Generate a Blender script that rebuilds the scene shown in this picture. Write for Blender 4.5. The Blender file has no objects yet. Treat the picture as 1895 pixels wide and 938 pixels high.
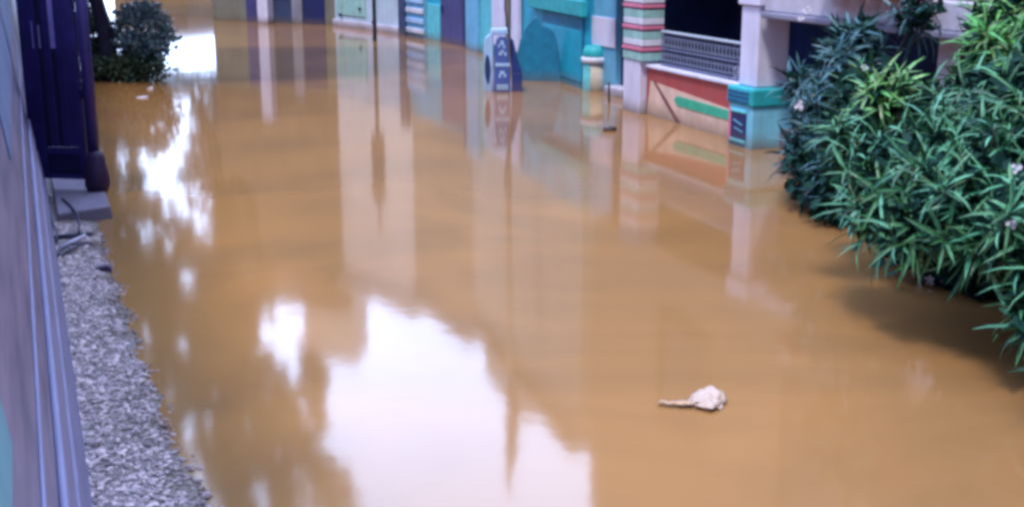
import bpy, bmesh, math, random
from mathutils import Vector, Matrix, noise
random.seed(7)
SC = bpy.context.scene
COL = SC.collection

# ------------------------------------------------------------------ camera
F = 2300.0; CAMH = 2.8; TH = math.radians(14.5)
cd = bpy.data.cameras.new("camera"); cam = bpy.data.objects.new("camera", cd); COL.objects.link(cam)
cam.location = (0, 0, CAMH); cam.rotation_euler = (math.radians(90) - TH, 0, 0)
cd.sensor_width = 36; cd.lens = F / 1895 * 36; cd.clip_start = 0.05; cd.clip_end = 2000
SC.camera = cam

def ray(px, py):
    cx = (px - 947.5) / F; cy = -(py - 469) / F
    return Vector((cx, math.cos(TH) + cy * math.sin(TH), -math.sin(TH) + cy * math.cos(TH)))
def W(px, py, z=0.0):                       # where a line of sight meets the level z
    d = ray(px, py); t = (z - CAMH) / d.z
    return Vector((d.x * t, d.y * t, z))
def AT(px, py, y):                          # ... and where it reaches the distance y
    d = ray(px, py); t = y / d.y
    return Vector((d.x * t, y, CAMH + d.z * t))
def proj(p):
    x, y, z = p[0], p[1], p[2] - CAMH
    fz = y * math.cos(TH) - z * math.sin(TH); uy = y * math.sin(TH) + z * math.cos(TH)
    return 947.5 + F * x / fz, 469 - F * uy / fz

# ------------------------------------------------------------------ materials
def mat(name, col, rough=0.6, var=0.18, scale=6.0, bump=0.0, bscale=40.0, spec=0.4, mud=0.0, stretch=(1, 1, 1), col2=None, metal=0.0, island=0.0, mudtop=(-0.08, 0.16), mudcol=(0.15, 0.10, 0.06)):
    m = bpy.data.materials.new(name); m.use_nodes = True
    nt = m.node_tree; N = nt.nodes; L = nt.links
    b = N["Principled BSDF"]
    b.inputs["Roughness"].default_value = rough; b.inputs["Specular IOR Level"].default_value = spec
    b.inputs["Metallic"].default_value = metal
    tc = N.new("ShaderNodeNewGeometry")
    mp = N.new("ShaderNodeMapping"); mp.inputs["Scale"].default_value = stretch
    L.new(tc.outputs["Position"], mp.inputs["Vector"])
    n = N.new("ShaderNodeTexNoise"); n.inputs["Scale"].default_value = scale; n.inputs["Detail"].default_value = 6; n.inputs["Roughness"].default_value = 0.6
    L.new(mp.outputs["Vector"], n.inputs["Vector"])
    r = N.new("ShaderNodeValToRGB")
    c = Vector(col); c2 = Vector(col2) if col2 else c * (1 + var)
    r.color_ramp.elements[0].position = 0.34; r.color_ramp.elements[1].position = 0.66
    r.color_ramp.elements[0].color = (*(c * (1 - var) if not col2 else c), 1)
    r.color_ramp.elements[1].color = (*c2, 1)
    L.new(n.outputs["Fac"], r.inputs["Fac"])
    out = r.outputs["Color"]
    if island > 0:                           # every leaf or stone a little different
        hs = N.new("ShaderNodeHueSaturation"); L.new(out, hs.inputs["Color"])
        for soc, lo, hi in (("Value", 1 - island, 1 + 1.3 * island), ("Hue", 0.5 - 0.11 * island, 0.5 + 0.03 * island)):
            q = N.new("ShaderNodeMapRange"); q.inputs["To Min"].default_value = lo; q.inputs["To Max"].default_value = hi
            L.new(tc.outputs["Random Per Island"], q.inputs["Value"]); L.new(q.outputs[0], hs.inputs[soc])
        out = hs.outputs["Color"]
    if mud > 0:                              # rain streaks and grime down the plaster
        ms = N.new("ShaderNodeMapping"); ms.inputs["Scale"].default_value = (3.0, 3.0, 0.5); L.new(tc.outputs["Position"], ms.inputs["Vector"])
        ng = N.new("ShaderNodeTexNoise"); ng.inputs["Scale"].default_value = 1.6; ng.inputs["Detail"].default_value = 7; ng.inputs["Roughness"].default_value = 0.7
        L.new(ms.outputs["Vector"], ng.inputs["Vector"])
        mg = N.new("ShaderNodeMapRange"); mg.inputs["From Min"].default_value = 0.42; mg.inputs["From Max"].default_value = 0.68; mg.inputs["To Max"].default_value = 0.42
        L.new(ng.outputs["Fac"], mg.inputs["Value"])
        xg = N.new("ShaderNodeMix"); xg.data_type = "RGBA"; L.new(mg.outputs[0], xg.inputs["Factor"]); L.new(out, xg.inputs["A"])
        xg.inputs["B"].default_value = (c.x * .45 + .02, c.y * .45 + .02, c.z * .45 + .02, 1); out = xg.outputs["Result"]
    if mud > 0:                              # dried silt left by the flood just above the water
        sx = N.new("ShaderNodeSeparateXYZ"); L.new(tc.outputs["Position"], sx.inputs[0])
        n2 = N.new("ShaderNodeTexNoise"); n2.inputs["Scale"].default_value = 3.5; n2.inputs["Detail"].default_value = 5
        L.new(tc.outputs["Position"], n2.inputs["Vector"])
        ad = N.new("ShaderNodeMath"); ad.operation = "MULTIPLY_ADD"; ad.inputs[1].default_value = -0.16
        L.new(n2.outputs["Fac"], ad.inputs[0]); L.new(sx.outputs["Z"], ad.inputs[2])
        mr = N.new("ShaderNodeMapRange"); mr.inputs["From Min"].default_value = mudtop[0]; mr.inputs["From Max"].default_value = mudtop[1]
        mr.inputs["To Min"].default_value = mud; mr.inputs["To Max"].default_value = 0.0
        L.new(ad.outputs[0], mr.inputs["Value"])
        mx = N.new("ShaderNodeMix"); mx.data_type = "RGBA"
        L.new(mr.outputs[0], mx.inputs["Factor"]); L.new(out, mx.inputs["A"]); mx.inputs["B"].default_value = (*mudcol, 1)
        out = mx.outputs["Result"]
    L.new(out, b.inputs["Base Color"])
    if bump > 0:
        nb = N.new("ShaderNodeTexNoise"); nb.inputs["Scale"].default_value = bscale; nb.inputs["Detail"].default_value = 4
        L.new(mp.outputs["Vector"], nb.inputs["Vector"])
        bp = N.new("ShaderNodeBump"); bp.inputs["Strength"].default_value = bump; bp.inputs["Distance"].default_value = 0.02
        L.new(nb.outputs["Fac"], bp.inputs["Height"]); L.new(bp.outputs["Normal"], b.inputs["Normal"])
    return m

M = {}
M["wall_paint"] = mat("wall_paint", (0.065, 0.07, 0.155), 0.45, col2=(0.19, 0.155, 0.26), scale=2.6, stretch=(0.9, 0.35, 3.0), spec=0.25, bump=0.15, bscale=6)
M["wall_upper"] = mat("wall_upper", (0.09, 0.13, 0.27), 0.5, col2=(0.15, 0.20, 0.36), scale=0.8, spec=0.2)
M["wall_teal"] = mat("wall_teal", (0.10, 0.27, 0.34), 0.5, scale=1.2, spec=0.2)
M["moulding"] = mat("moulding", (0.20, 0.185, 0.31), 0.55, var=0.12, scale=3, stretch=(1, .4, 2), spec=0.2)
M["groove"] = mat("groove", (0.07, 0.065, 0.17), 0.5)
M["indigo"] = mat("indigo", (0.019, 0.012, 0.105), 0.4, var=0.25, scale=4, spec=0.35)
M["indigo_dark"] = mat("indigo_dark", (0.006, 0.004, 0.048), 0.5, var=0.2)
M["indigo_pale"] = mat("indigo_pale", (0.24, 0.20, 0.55), 0.4)
M["maroon"] = mat("maroon", (0.024, 0.008, 0.045), 0.6, var=0.3, bump=0.4, bscale=25)
M["cement"] = mat("cement", (0.15, 0.125, 0.18), 0.8, var=0.15, scale=5, bump=0.3, bscale=30)
M["bank"] = mat("bank", (0.11, 0.085, 0.10), 0.6, mud=0.85, mudtop=(-0.085, -0.03), mudcol=(0.13, 0.085, 0.055), col2=(0.30, 0.23, 0.23), scale=9, bump=0.6, bscale=45)
M["stone"] = mat("stone", (0.29, 0.22, 0.23), 0.75, island=0.5, mud=0.75, mudtop=(-0.085, -0.045), mudcol=(0.12, 0.08, 0.055), col2=(0.60, 0.47, 0.48), scale=22, bump=0.3, bscale=80)
M["cable"] = mat("cable", (0.02, 0.018, 0.05), 0.5)
M["stick"] = mat("stick", (0.46, 0.42, 0.55), 0.6)
M["bark"] = mat("bark", (0.022, 0.022, 0.06), 0.85, var=0.3, scale=10, bump=0.8, bscale=30)
M["leaf_tree"] = mat("leaf_tree", (0.025, 0.055, 0.04), 0.5, col2=(0.06, 0.10, 0.06), scale=1.6, island=0.55)
M["leaf_far"] = mat("leaf_far", (0.06, 0.085, 0.085), 0.6, col2=(0.11, 0.13, 0.13), scale=1.2)
M["leaf_bush"] = mat("leaf_bush", (0.07, 0.13, 0.18), 0.45, col2=(0.22, 0.31, 0.38), scale=3, island=0.55)
M["leaf_oleander"] = mat("leaf_oleander", (0.014, 0.085, 0.05), 0.45, col2=(0.07, 0.24, 0.13), scale=3.5, spec=0.45, island=0.55)
M["leaf_blue"] = mat("leaf_blue", (0.02, 0.06, 0.10), 0.42, col2=(0.04, 0.11, 0.13), scale=2, spec=0.4, island=0.55)
M["leaf_green"] = mat("leaf_green", (0.03, 0.17, 0.035), 0.4, col2=(0.09, 0.28, 0.08), scale=2, spec=0.5, island=0.55)
M["leaf_shade"] = mat("leaf_shade", (0.009, 0.04, 0.034), 0.7, var=0.3, spec=0.1)
M["stem"] = mat("stem", (0.05, 0.055, 0.05), 0.8)
M["petal"] = mat("petal", (0.75, 0.72, 0.85), 0.5, var=0.05)
M["petal_pink"] = mat("petal_pink", (0.45, 0.30, 0.42), 0.5, var=0.1)
M["petal_red"] = mat("petal_red", (0.35, 0.04, 0.04), 0.5, var=0.1)
M["tile_orange"] = mat("tile_orange", (0.40, 0.13, 0.06), 0.7, bump=0.3)
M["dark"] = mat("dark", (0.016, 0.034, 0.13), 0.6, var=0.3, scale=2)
M["dark_slate"] = mat("dark_slate", (0.03, 0.05, 0.13), 0.6, var=0.3, scale=2, mud=0.6)
M["plum"] = mat("plum", (0.055, 0.055, 0.20), 0.45, var=0.25, scale=2, mud=0.6)
M["navy"] = mat("navy", (0.012, 0.02, 0.11), 0.45, mud=0.5)
M["grey_wall"] = mat("grey_wall", (0.22, 0.22, 0.30), 0.7, var=0.15, scale=1.2, mud=0.8)
M["brown_wall"] = mat("brown_wall", (0.12, 0.095, 0.075), 0.8, var=0.25, scale=1.2, mud=0.8)
M["olive_wall"] = mat("olive_wall", (0.17, 0.165, 0.145), 0.8, var=0.2, scale=1.2, mud=0.6)
M["pale_wall"] = mat("pale_wall", (0.42, 0.52, 0.66), 0.65, var=0.12, scale=1.2, mud=0.8)
M["mint_wall"] = mat("mint_wall", (0.28, 0.50, 0.50), 0.65, mud=0.7)
M["lilac_white"] = mat("lilac_white", (0.66, 0.63, 0.84), 0.55, var=0.07, scale=2, mud=0.85)
M["white"] = mat("white", (0.66, 0.66, 0.80), 0.5, var=0.06, mud=0.6)
M["teal"] = mat("teal", (0.01, 0.36, 0.56), 0.5, var=0.2, scale=1.6, mud=0.6)
M["teal_light"] = mat("teal_light", (0.10, 0.50, 0.62), 0.55, var=0.15, mud=0.7)
M["teal_deep"] = mat("teal_deep", (0.008, 0.18, 0.34), 0.55, var=0.2, mud=0.4)
M["teal_green"] = mat("teal_green", (0.02, 0.36, 0.42), 0.55, var=0.15)
M["cyan"] = mat("cyan", (0.15, 0.62, 0.72), 0.5, mud=0.5)
M["cream"] = mat("cream", (0.48, 0.42, 0.36), 0.6, var=0.1, mud=0.8)
M["sky_paint"] = mat("sky_paint", (0.14, 0.42, 0.66), 0.5, var=0.12, scale=3, mud=0.7)
M["plinth_paint"] = mat("plinth_paint", (0.20, 0.56, 0.78), 0.5, var=0.12, scale=3, mud=0.7)
M["cab_white"] = mat("cab_white", (0.38, 0.58, 0.90), 0.35, var=0.08, mud=0.5)
M["cab_blue"] = mat("cab_blue", (0.06, 0.11, 0.40), 0.4, var=0.15, mud=0.4)
M["cab_dark"] = mat("cab_dark", (0.015, 0.04, 0.22), 0.45, mud=0.4)
M["brick_red"] = mat("brick_red", (0.44, 0.06, 0.065), 0.65, col2=(0.35, 0.08, 0.08), scale=2.2, mud=0.8)
M["peach"] = mat("peach", (0.72, 0.50, 0.42), 0.6, var=0.06, mud=0.7)
M["maroon_line"] = mat("maroon_line", (0.22, 0.07, 0.075), 0.6, mud=0.5)
M["pink"] = mat("pink", (0.58, 0.17, 0.28), 0.55, var=0.1)
M["magenta"] = mat("magenta", (0.22, 0.06, 0.20), 0.6)
M["stripe_green"] = mat("stripe_green", (0.04, 0.38, 0.25), 0.55, var=0.12)
M["rail"] = mat("rail", (0.45, 0.52, 0.66), 0.4, var=0.1)
M["rail_mid"] = mat("rail_mid", (0.22, 0.26, 0.40), 0.45, var=0.15)
M["rail_dim"] = mat("rail_dim", (0.13, 0.15, 0.27), 0.45, var=0.15)
M["beam"] = mat("beam", (0.46, 0.42, 0.52), 0.65, var=0.1)
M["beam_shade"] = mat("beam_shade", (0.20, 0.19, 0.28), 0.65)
M["upper_wall"] = mat("upper_wall", (0.30, 0.20, 0.13), 0.75, var=0.12, scale=0.6)
M["house_pale"] = mat("house_pale", (0.66, 0.62, 0.62), 0.75, var=0.12, scale=0.6)
M["house_mid"] = mat("house_mid", (0.46, 0.42, 0.38), 0.75, var=0.12, scale=0.6)
M["house_teal"] = mat("house_teal", (0.30, 0.25, 0.20), 0.75, var=0.15, scale=0.5)
M["glass"] = mat("glass", (0.10, 0.075, 0.055), 0.3, spec=0.4)
M["pole"] = mat("pole", (0.05, 0.07, 0.11), 0.6, var=0.2)
M["pole_pale"] = mat("pole_pale", (0.42, 0.38, 0.36), 0.7, var=0.15)
M["bag"] = mat("bag", (0.44, 0.32, 0.27), 0.5, var=0.06, bump=0.3, bscale=40)
M["bag_tail"] = mat("bag_tail", (0.44, 0.27, 0.17), 0.45, var=0.08)
M["litter_dark"] = mat("litter_dark", (0.05, 0.04, 0.04), 0.6)
M["litter_pale"] = mat("litter_pale", (0.55, 0.50, 0.62), 0.6)
M["roof"] = mat("roof", (0.20, 0.11, 0.08), 0.75, bump=0.3, bscale=12)

# muddy flood water: opaque silt with a wet reflecting surface
def water_mat():
    m = bpy.data.materials.new("muddy_water"); m.use_nodes = True
    N = m.node_tree.nodes; L = m.node_tree.links; b = N["Principled BSDF"]
    tc = N.new("ShaderNodeNewGeometry")
    n = N.new("ShaderNodeTexNoise"); n.inputs["Scale"].default_value = 0.33; n.inputs["Detail"].default_value = 4; n.inputs["Distortion"].default_value = 1.6
    L.new(tc.outputs["Position"], n.inputs["Vector"])
    r = N.new("ShaderNodeValToRGB"); r.color_ramp.elements[0].position = 0.3; r.color_ramp.elements[1].position = 0.7
    r.color_ramp.elements[0].color = (*WATER_A, 1); r.color_ramp.elements[1].color = (*WATER_B, 1)
    L.new(n.outputs["Fac"], r.inputs["Fac"]); L.new(r.outputs["Color"], b.inputs["Base Color"])
    b.inputs["Roughness"].default_value = 0.07; b.inputs["IOR"].default_value = 1.45
    mp = N.new("ShaderNodeMapping"); mp.inputs["Scale"].default_value = (1.0, 0.75, 1)
    L.new(tc.outputs["Position"], mp.inputs["Vector"])
    n1 = N.new("ShaderNodeTexNoise"); n1.inputs["Scale"].default_value = 1.6; n1.inputs["Detail"].default_value = 3
    L.new(mp.outputs["Vector"], n1.inputs["Vector"])
    n2 = N.new("ShaderNodeTexNoise"); n2.inputs["Scale"].default_value = 9; n2.inputs["Detail"].default_value = 2
    L.new(mp.outputs["Vector"], n2.inputs["Vector"])
    ad = N.new("ShaderNodeMath"); ad.operation = "MULTIPLY_ADD"; ad.inputs[1].default_value = 0.08
    L.new(n2.outputs["Fac"], ad.inputs[0]); L.new(n1.outputs["Fac"], ad.inputs[2])
    bp = N.new("ShaderNodeBump"); bp.inputs["Strength"].default_value = 0.14; bp.inputs["Distance"].default_value = 0.012
    L.new(ad.outputs[0], bp.inputs["Height"]); L.new(bp.outputs["Normal"], b.inputs["Normal"])
    return m
WATER_A = (0.235, 0.121, 0.051); WATER_B = (0.33, 0.162, 0.061)
M["water"] = water_mat()

# ------------------------------------------------------------------ mesh helpers
class Frame:                                  # a vertical face: u along it, n out of it
    def __init__(s, a, b, flip=False):
        s.o = Vector((a[0], a[1], 0)); d = Vector((b[0] - a[0], b[1] - a[1], 0)); s.len = d.length
        s.u = d.normalized(); s.n = Vector((s.u.y, -s.u.x, 0))
        if flip: s.n = -s.n
    def p(s, a, t, z): return s.o + s.u * a + s.n * t + Vector((0, 0, z))
    def s_at(s, px):                          # distance along the face seen at an image column
        d = ray(px, 469); k = d.x / d.y
        return (k * s.o.y - s.o.x) / (s.u.x - k * s.u.y)
    def z_at(s, px, py):
        q = s.p(s.s_at(px), 0, 0); return AT(px, py, q.y).z

class MB:
    def __init__(s): s.v = []; s.f = []
    def add(s, vs, fs):
        k = len(s.v); s.v += [Vector(v) for v in vs]; s.f += [tuple(i + k for i in f) for f in fs]; return s
    def hexa(s, c):                           # bottom four, top four
        return s.add(c, [(3, 2, 1, 0), (4, 5, 6, 7), (0, 1, 5, 4), (1, 2, 6, 5), (2, 3, 7, 6), (3, 0, 4, 7)])
    def box(s, fr, s0, s1, t0, t1, z0, z1):
        q = fr.p
        return s.hexa([q(s0, t0, z0), q(s1, t0, z0), q(s1, t1, z0), q(s0, t1, z0), q(s0, t0, z1), q(s1, t0, z1), q(s1, t1, z1), q(s0, t1, z1)])
    def prism(s, fr, pts, t0, t1):            # outline in (along, z), with thickness
        n = len(pts); a = [fr.p(x, t0, z) for x, z in pts]; b = [fr.p(x, t1, z) for x, z in pts]
        return s.add(a + b, [tuple(range(n)), tuple(range(2 * n - 1, n - 1, -1))] + [(i, n + i, n + (i + 1) % n, (i + 1) % n) for i in range(n)])
    def tube(s, pts, r, n=7):
        pts = [Vector(p) for p in pts]; rs = r if isinstance(r, (list, tuple)) else [r] * len(pts); rings = []
        for i, p in enumerate(pts):
            d = (pts[min(i + 1, len(pts) - 1)] - pts[max(i - 1, 0)]).normalized()
            a = d.orthogonal().normalized() if abs(d.z) > 0.9 else d.cross(Vector((0, 0, 1))).normalized()
            if abs(d.z) > 0.9:
                a = (Vector((1, 0, 0)) - d * d.x).normalized()
            b = d.cross(a)
            rings.append([p + (a * math.cos(2 * math.pi * k / n) + b * math.sin(2 * math.pi * k / n)) * rs[i] for k in range(n)])
        vs = [v for rg in rings for v in rg]; fs = []
        for i in range(len(pts) - 1):
            for k in range(n):
                fs.append((i * n + k, i * n + (k + 1) % n, (i + 1) * n + (k + 1) % n, (i + 1) * n + k))
        fs.append(tuple(range(n - 1, -1, -1))); fs.append(tuple((len(pts) - 1) * n + k for k in range(n)))
        return s.add(vs, fs)
    def lathe(s, c, prof, n=24, sq=None):
        vs = []; fs = []
        for (r, z) in prof:
            for k in range(n):
                a = 2 * math.pi * k / n; vs.append((c[0] + r * math.cos(a), c[1] + r * math.sin(a), c[2] + z))
        for i in range(len(prof) - 1):
            for k in range(n): fs.append((i * n + k, i * n + (k + 1) % n, (i + 1) * n + (k + 1) % n, (i + 1) * n + k))
        fs.append(tuple(range(n - 1, -1, -1))); fs.append(tuple((len(prof) - 1) * n + k for k in range(n)))
        return s.add(vs, fs)
    def build(s, name, m, parent=None, bevel=0.0, smooth=False):
        off = Vector((0, 0, 0)); q = parent
        while q is not None: off += q.location; q = q.parent
        me = bpy.data.meshes.new(name); me.from_pydata([v - off for v in s.v], [], s.f); me.update()
        me.materials.append(M[m] if isinstance(m, str) else m)
        if smooth:
            for p in me.polygons: p.use_smooth = True
        o = bpy.data.objects.new(name, me); COL.objects.link(o); o.parent = parent
        if bevel:
            md = o.modifiers.new("bevel", "BEVEL"); md.width = bevel; md.segments = 2; md.limit_method = "ANGLE"
        return o

def tag(o, label=None, cat=None, group=None, kind=None):
    if label: o["label"] = label
    if cat: o["category"] = cat
    if group: o["group"] = group
    if kind: o["kind"] = kind
    return o
def thing(name, loc, label, cat, group=None):
    o = bpy.data.objects.new(name, None); COL.objects.link(o); o.location = loc; o.empty_display_size = 0.2
    return tag(o, label, cat, group)

# ------------------------------------------------------------------ world and sun
SUN_EL = math.radians(62); SUN_AZ = math.radians(-158)       # azimuth from +Y towards +X
w = bpy.data.worlds.new("World"); SC.world = w; w.use_nodes = True
N = w.node_tree.nodes; L = w.node_tree.links
bg = N["Background"]; bg.inputs["Strength"].default_value = 0.1
sk = N.new("ShaderNodeTexSky"); sk.sky_type = "NISHITA"; sk.sun_disc = False
sk.sun_elevation = SUN_EL; sk.sun_rotation = SUN_AZ
tc = N.new("ShaderNodeTexCoord")
nz = N.new("ShaderNodeTexNoise"); nz.inputs["Scale"].default_value = 2.6; nz.inputs["Detail"].default_value = 6; nz.inputs["Roughness"].default_value = 0.55
L.new(tc.outputs["Generated"], nz.inputs["Vector"])
dt = N.new("ShaderNodeVectorMath"); dt.operation = "DOT_PRODUCT"
dt.inputs[1].default_value = Vector((-0.10, 0.92, 0.38)).normalized()
L.new(tc.outputs["Generated"], dt.inputs[0])
mr = N.new("ShaderNodeMapRange"); mr.interpolation_type = "SMOOTHSTEP"
mr.inputs["From Min"].default_value = -0.2; mr.inputs["From Max"].default_value = 1.0
mr.inputs["To Min"].default_value = 3.6; mr.inputs["To Max"].default_value = 25.0
L.new(dt.outputs["Value"], mr.inputs["Value"])
vr = N.new("ShaderNodeMapRange"); vr.inputs["From Min"].default_value = 0.3; vr.inputs["From Max"].default_value = 0.7
vr.inputs["To Min"].default_value = 0.86; vr.inputs["To Max"].default_value = 1.1
L.new(nz.outputs["Fac"], vr.inputs["Value"])
mu = N.new("ShaderNodeMath"); mu.operation = "MULTIPLY"
L.new(mr.outputs[0], mu.inputs[0]); L.new(vr.outputs[0], mu.inputs[1])
sc_ = N.new("ShaderNodeVectorMath"); sc_.operation = "SCALE"; sc_.inputs[0].default_value = (0.67, 0.88, 1.37)
L.new(mu.outputs[0], sc_.inputs["Scale"])
mx = N.new("ShaderNodeMix"); mx.data_type = "RGBA"; mx.inputs["Factor"].default_value = 0.88
L.new(sk.outputs["Color"], mx.inputs["A"]); L.new(sc_.outputs["Vector"], mx.inputs["B"])
L.new(mx.outputs["Result"], bg.inputs["Color"])
sl = bpy.data.lights.new("sun", "SUN"); sl.energy = 1.5; sl.angle = math.radians(10); sl.color = (1, 0.96, 0.9)
so = bpy.data.objects.new("sun", sl); COL.objects.link(so)
sd = Vector((math.sin(SUN_AZ) * math.cos(SUN_EL), math.cos(SUN_AZ) * math.cos(SUN_EL), math.sin(SUN_EL)))
so.rotation_euler = sd.to_track_quat("Z", "Y").to_euler(); so.location = (0, 0, 30)

# ------------------------------------------------------------------ water and ground
b = MB()
gxs = [-400, -150, -60] + [-30 + 2 * i for i in range(26)] + [40, 80, 200, 400]; gys = [-200, -60, -20] + [-6 + 2 * i for i in range(34)] + [80, 120, 250, 600]
b.v = [Vector((x, y, 0)) for y in gys for x in gxs]; nx = len(gxs)
b.f = [(j * nx + i, j * nx + i + 1, (j + 1) * nx + i + 1, (j + 1) * nx + i) for j in range(len(gys) - 1) for i in range(nx - 1)]
tag(b.build("water", "water"), "muddy brown flood water filling the alley", kind="structure")
b = MB(); b.add([(-400, -200, -0.6), (400, -200, -0.6), (400, 600, -0.6), (-400, 600, -0.6)], [(0, 1, 2, 3)])
tag(b.build("ground", "bank"), "ground under the flood water", kind="structure")

# ------------------------------------------------------------------ boundary wall on the alley's edge (sheeting leans back)
WA = Vector((-2.13, 5.73, 0)); WD = Vector((-0.3636, 0.9316, 0)); WN = Vector((0.9316, 0.3636, 0)); LEAN = 0.14
def wp(s, z, t=0.0): return WA + WD * s + WN * (t - LEAN * z) + Vector((0, 0, z))
def wslab(b, s0, s1, z0, z1, t0, t1, n=1):
    for i in range(n):
        a = s0 + (s1 - s0) * i / n; c = s0 + (s1 - s0) * (i + 1) / n
        b.hexa([wp(a, z0, t1), wp(c, z0, t1), wp(c, z0, t0), wp(a, z0, t0), wp(a, z1, t1), wp(c, z1, t1), wp(c, z1, t0), wp(a, z1, t0)])
t = thing("boundary_wall", wp(0, 0), "long glossy violet blue wall running along the gravel edge", "wall")
b = MB(); wslab(b, -9, 60, -0.6, 1.58, -0.2, 0.0); wslab(b, -3.0, 1.2, 1.58, 4.8, -0.2, 0.0); b.build("wall_sheet", "wall_paint", t)  # height above the view is raised to throw shade on the left water
b = MB(); wslab(b, 1.22, 60, 1.58, 4.8, -0.2, 0.012); b.build("upper_sheet", "wall_upper", t, bevel=0.006)
b = MB(); wslab(b, -9, -3.02, 1.58, 4.8, -0.2, 0.012); tag(b.build("upper_sheet", "wall_teal", t, bevel=0.006), "teal upper sheet")
for z0, z1 in ((0.06, 0.54), (0.63, 0.88)):
    b = MB(); wslab(b, -9, 60, z0, z1, 0.0, 0.03); b.build("moulding", "moulding", t, bevel=0.012)
b = MB(); wslab(b, -9, 60, 1.17, 1.2, 0.0, 0.012); b.build("seam_strip", "moulding", t, bevel=0.004)

# ------------------------------------------------------------------ gravel bank
shore = [(470, 1060), (432, 1000), (398, 938), (352, 860), (312, 780), (276, 690), (248, 610), (226, 545), (206, 480), (186, 430), (180, 370), (172, 300), (166, 200), (164, 150)]
SH = []
for i in range(len(shore) - 1):
    for k in range(6):
        f_ = k / 6; q = W(shore[i][0] + (shore[i + 1][0] - shore[i][0]) * f_, shore[i][1] + (shore[i + 1][1] - shore[i][1]) * f_)
        SH.append(q)
rows = []
for i, q in enumerate(SH):
    rel = q - WA; s = rel.dot(WD); tt = rel.dot(WN) + 0.10 * noise.noise(Vector((s * 2.3, 3, 0))) * (0.3 + 0.7 * min(1, max(0, (10 - s) / 10)))
    rows.append((s, max(0.08, tt)))
b = MB(); NK = 9
def bank_z(f, s): return 0.075 * max(0, 1 - f) ** 0.8 - 0.004 + 0.022 * noise.noise(Vector((s * 3.1, f * 4, 1.7))) * (1 - f * 0.5) - 0.05 * max(0, f - 1)
for (s, tt) in rows:
    for k in range(NK + 1):
        f_ = k / NK * 1.25 - 0.02
        p = WA + WD * s + WN * (f_ * tt - 0.02); p.z = bank_z(max(0, f_), s) - (0.12 if k == NK else 0); b.v.append(p)
for i in range(len(rows) - 1):
    for k in range(NK):
        a = i * (NK + 1) + k; b.f.append((a, a + 1, a + NK + 2, a + NK + 1))
tag(b.build("gravel_bank", "bank", smooth=True), "pale gravel bank between the wall and the water", kind="structure")
rnd = random.Random(3)
def width_at(s):
    for i in range(len(rows) - 1):
        if rows[i][0] <= s <= rows[i + 1][0]:
            f_ = (s - rows[i][0]) / max(1e-6, rows[i + 1][0] - rows[i][0]); return rows[i][1] + (rows[i + 1][1] - rows[i][1]) * f_
    return rows[0][1]
ico = bmesh.new(); bmesh.ops.create_icosphere(ico, subdivisions=1, radius=1.0); ICV = [v.co.copy() for v in ico.verts]; ICF = [tuple(v.index for v in f.verts) for f in ico.faces]; ico.free()
b = MB()
for i in range(9500):
    s = -1.2 + 7.6 * rnd.random() ** 1.25; f_ = rnd.random() * 1.16
    if f_ > .84 and rnd.random() < (f_ - .84) * 2.6 + .25: continue
    tt = width_at(max(rows[0][0], s)) * f_
    r = 0.007 + 0.013 * rnd.random() ** 2 + (0.012 if rnd.random() < 0.06 else 0)
    p = WA + WD * s + WN * (tt + 0.005); p.z = bank_z(f_, s) + r * 0.12
    mm = Matrix.Rotation(rnd.random() * 6.28, 3, "Z") @ Matrix.Rotation(rnd.uniform(-.5, .5), 3, "X")
    sx, sy, sz = r * rnd.uniform(0.7, 1.7), r * rnd.uniform(0.6, 1.1), r * rnd.uniform(0.3, 0.7)
    b.add([p + mm @ Vector((v.x * sx * rnd.uniform(.8, 1.2), v.y * sy * rnd.uniform(.8, 1.2), v.z * sz)) for v in ICV], ICF)
tag(b.build("gravel", "stone"), "loose pale stones scattered over the bank", "gravel", kind="stuff")

# cement slab below the gate
fr = Frame(wp(5.9, 0), wp(9.2, 0))
fr.n = WN
b = MB(); wd = 0.60
b.hexa([wp(6.55, -0.1, 0.05), wp(6.75, -0.1, wd), wp(9.0, -0.1, wd), wp(9.0, -0.1, 0.05), wp(6.55, 0.13, 0.09), wp(6.75, 0.13, wd), wp(9.0, 0.13, wd), wp(9.0, 0.13, 0.09)])
tag(b.build("cement_slab", "cement", bevel=0.015), "lilac grey cement slab at the foot of the indigo gate", "slab", kind="thing")
def slabp(px, py, z=0.145): return W(px, py, z)
b = MB(); b.tube([slabp(90, 372), slabp(93, 395), slabp(99, 418), slabp(106, 432), slabp(104, 448, .12)], 0.011)
tag(b.build("cable", "cable", smooth=True), "dark cable lying along the wall edge of the cement slab", "cable")
b = MB(); b.tube([slabp(116, 368), slabp(130, 380), slabp(142, 396), slabp(147, 415), slabp(146, 432)], 0.012)
tag(b.build("cable", "cable", smooth=True), "dark cable curving across the middle of the cement slab", "cable")
b = MB(); b.tube([slabp(102, 440, .11), slabp(128, 437, .13), slabp(152, 434, .12), slabp(172, 433, .1)], [0.022, 0.028, 0.024, 0.016])
tag(b.build("hose", "cable", smooth=True), "dark hose lying across the front edge of the cement slab", "hose")
b = MB(); b.tube([slabp(110, 458, .10), slabp(135, 447, .12), slabp(158, 435, .15)], [0.016, 0.02, 0.014])
tag(b.build("stick", "stick", smooth=True), "pale stick lying just before the cement slab", "stick")
b = MB(); b.tube([slabp(103, 478, .09), slabp(113, 462, .11), slabp(130, 452, .12), slabp(160, 449, .10), slabp(172, 452, .08)], [.009, .011, .011, .01, .007])
tag(b.build("twig", "cable", smooth=True), "thin dark bent twig on the gravel beside the pale stick", "twig")
c = W(193, 490, .06); fr2 = Frame(c, c + Vector((0.2, 0.05, 0)))
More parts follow.
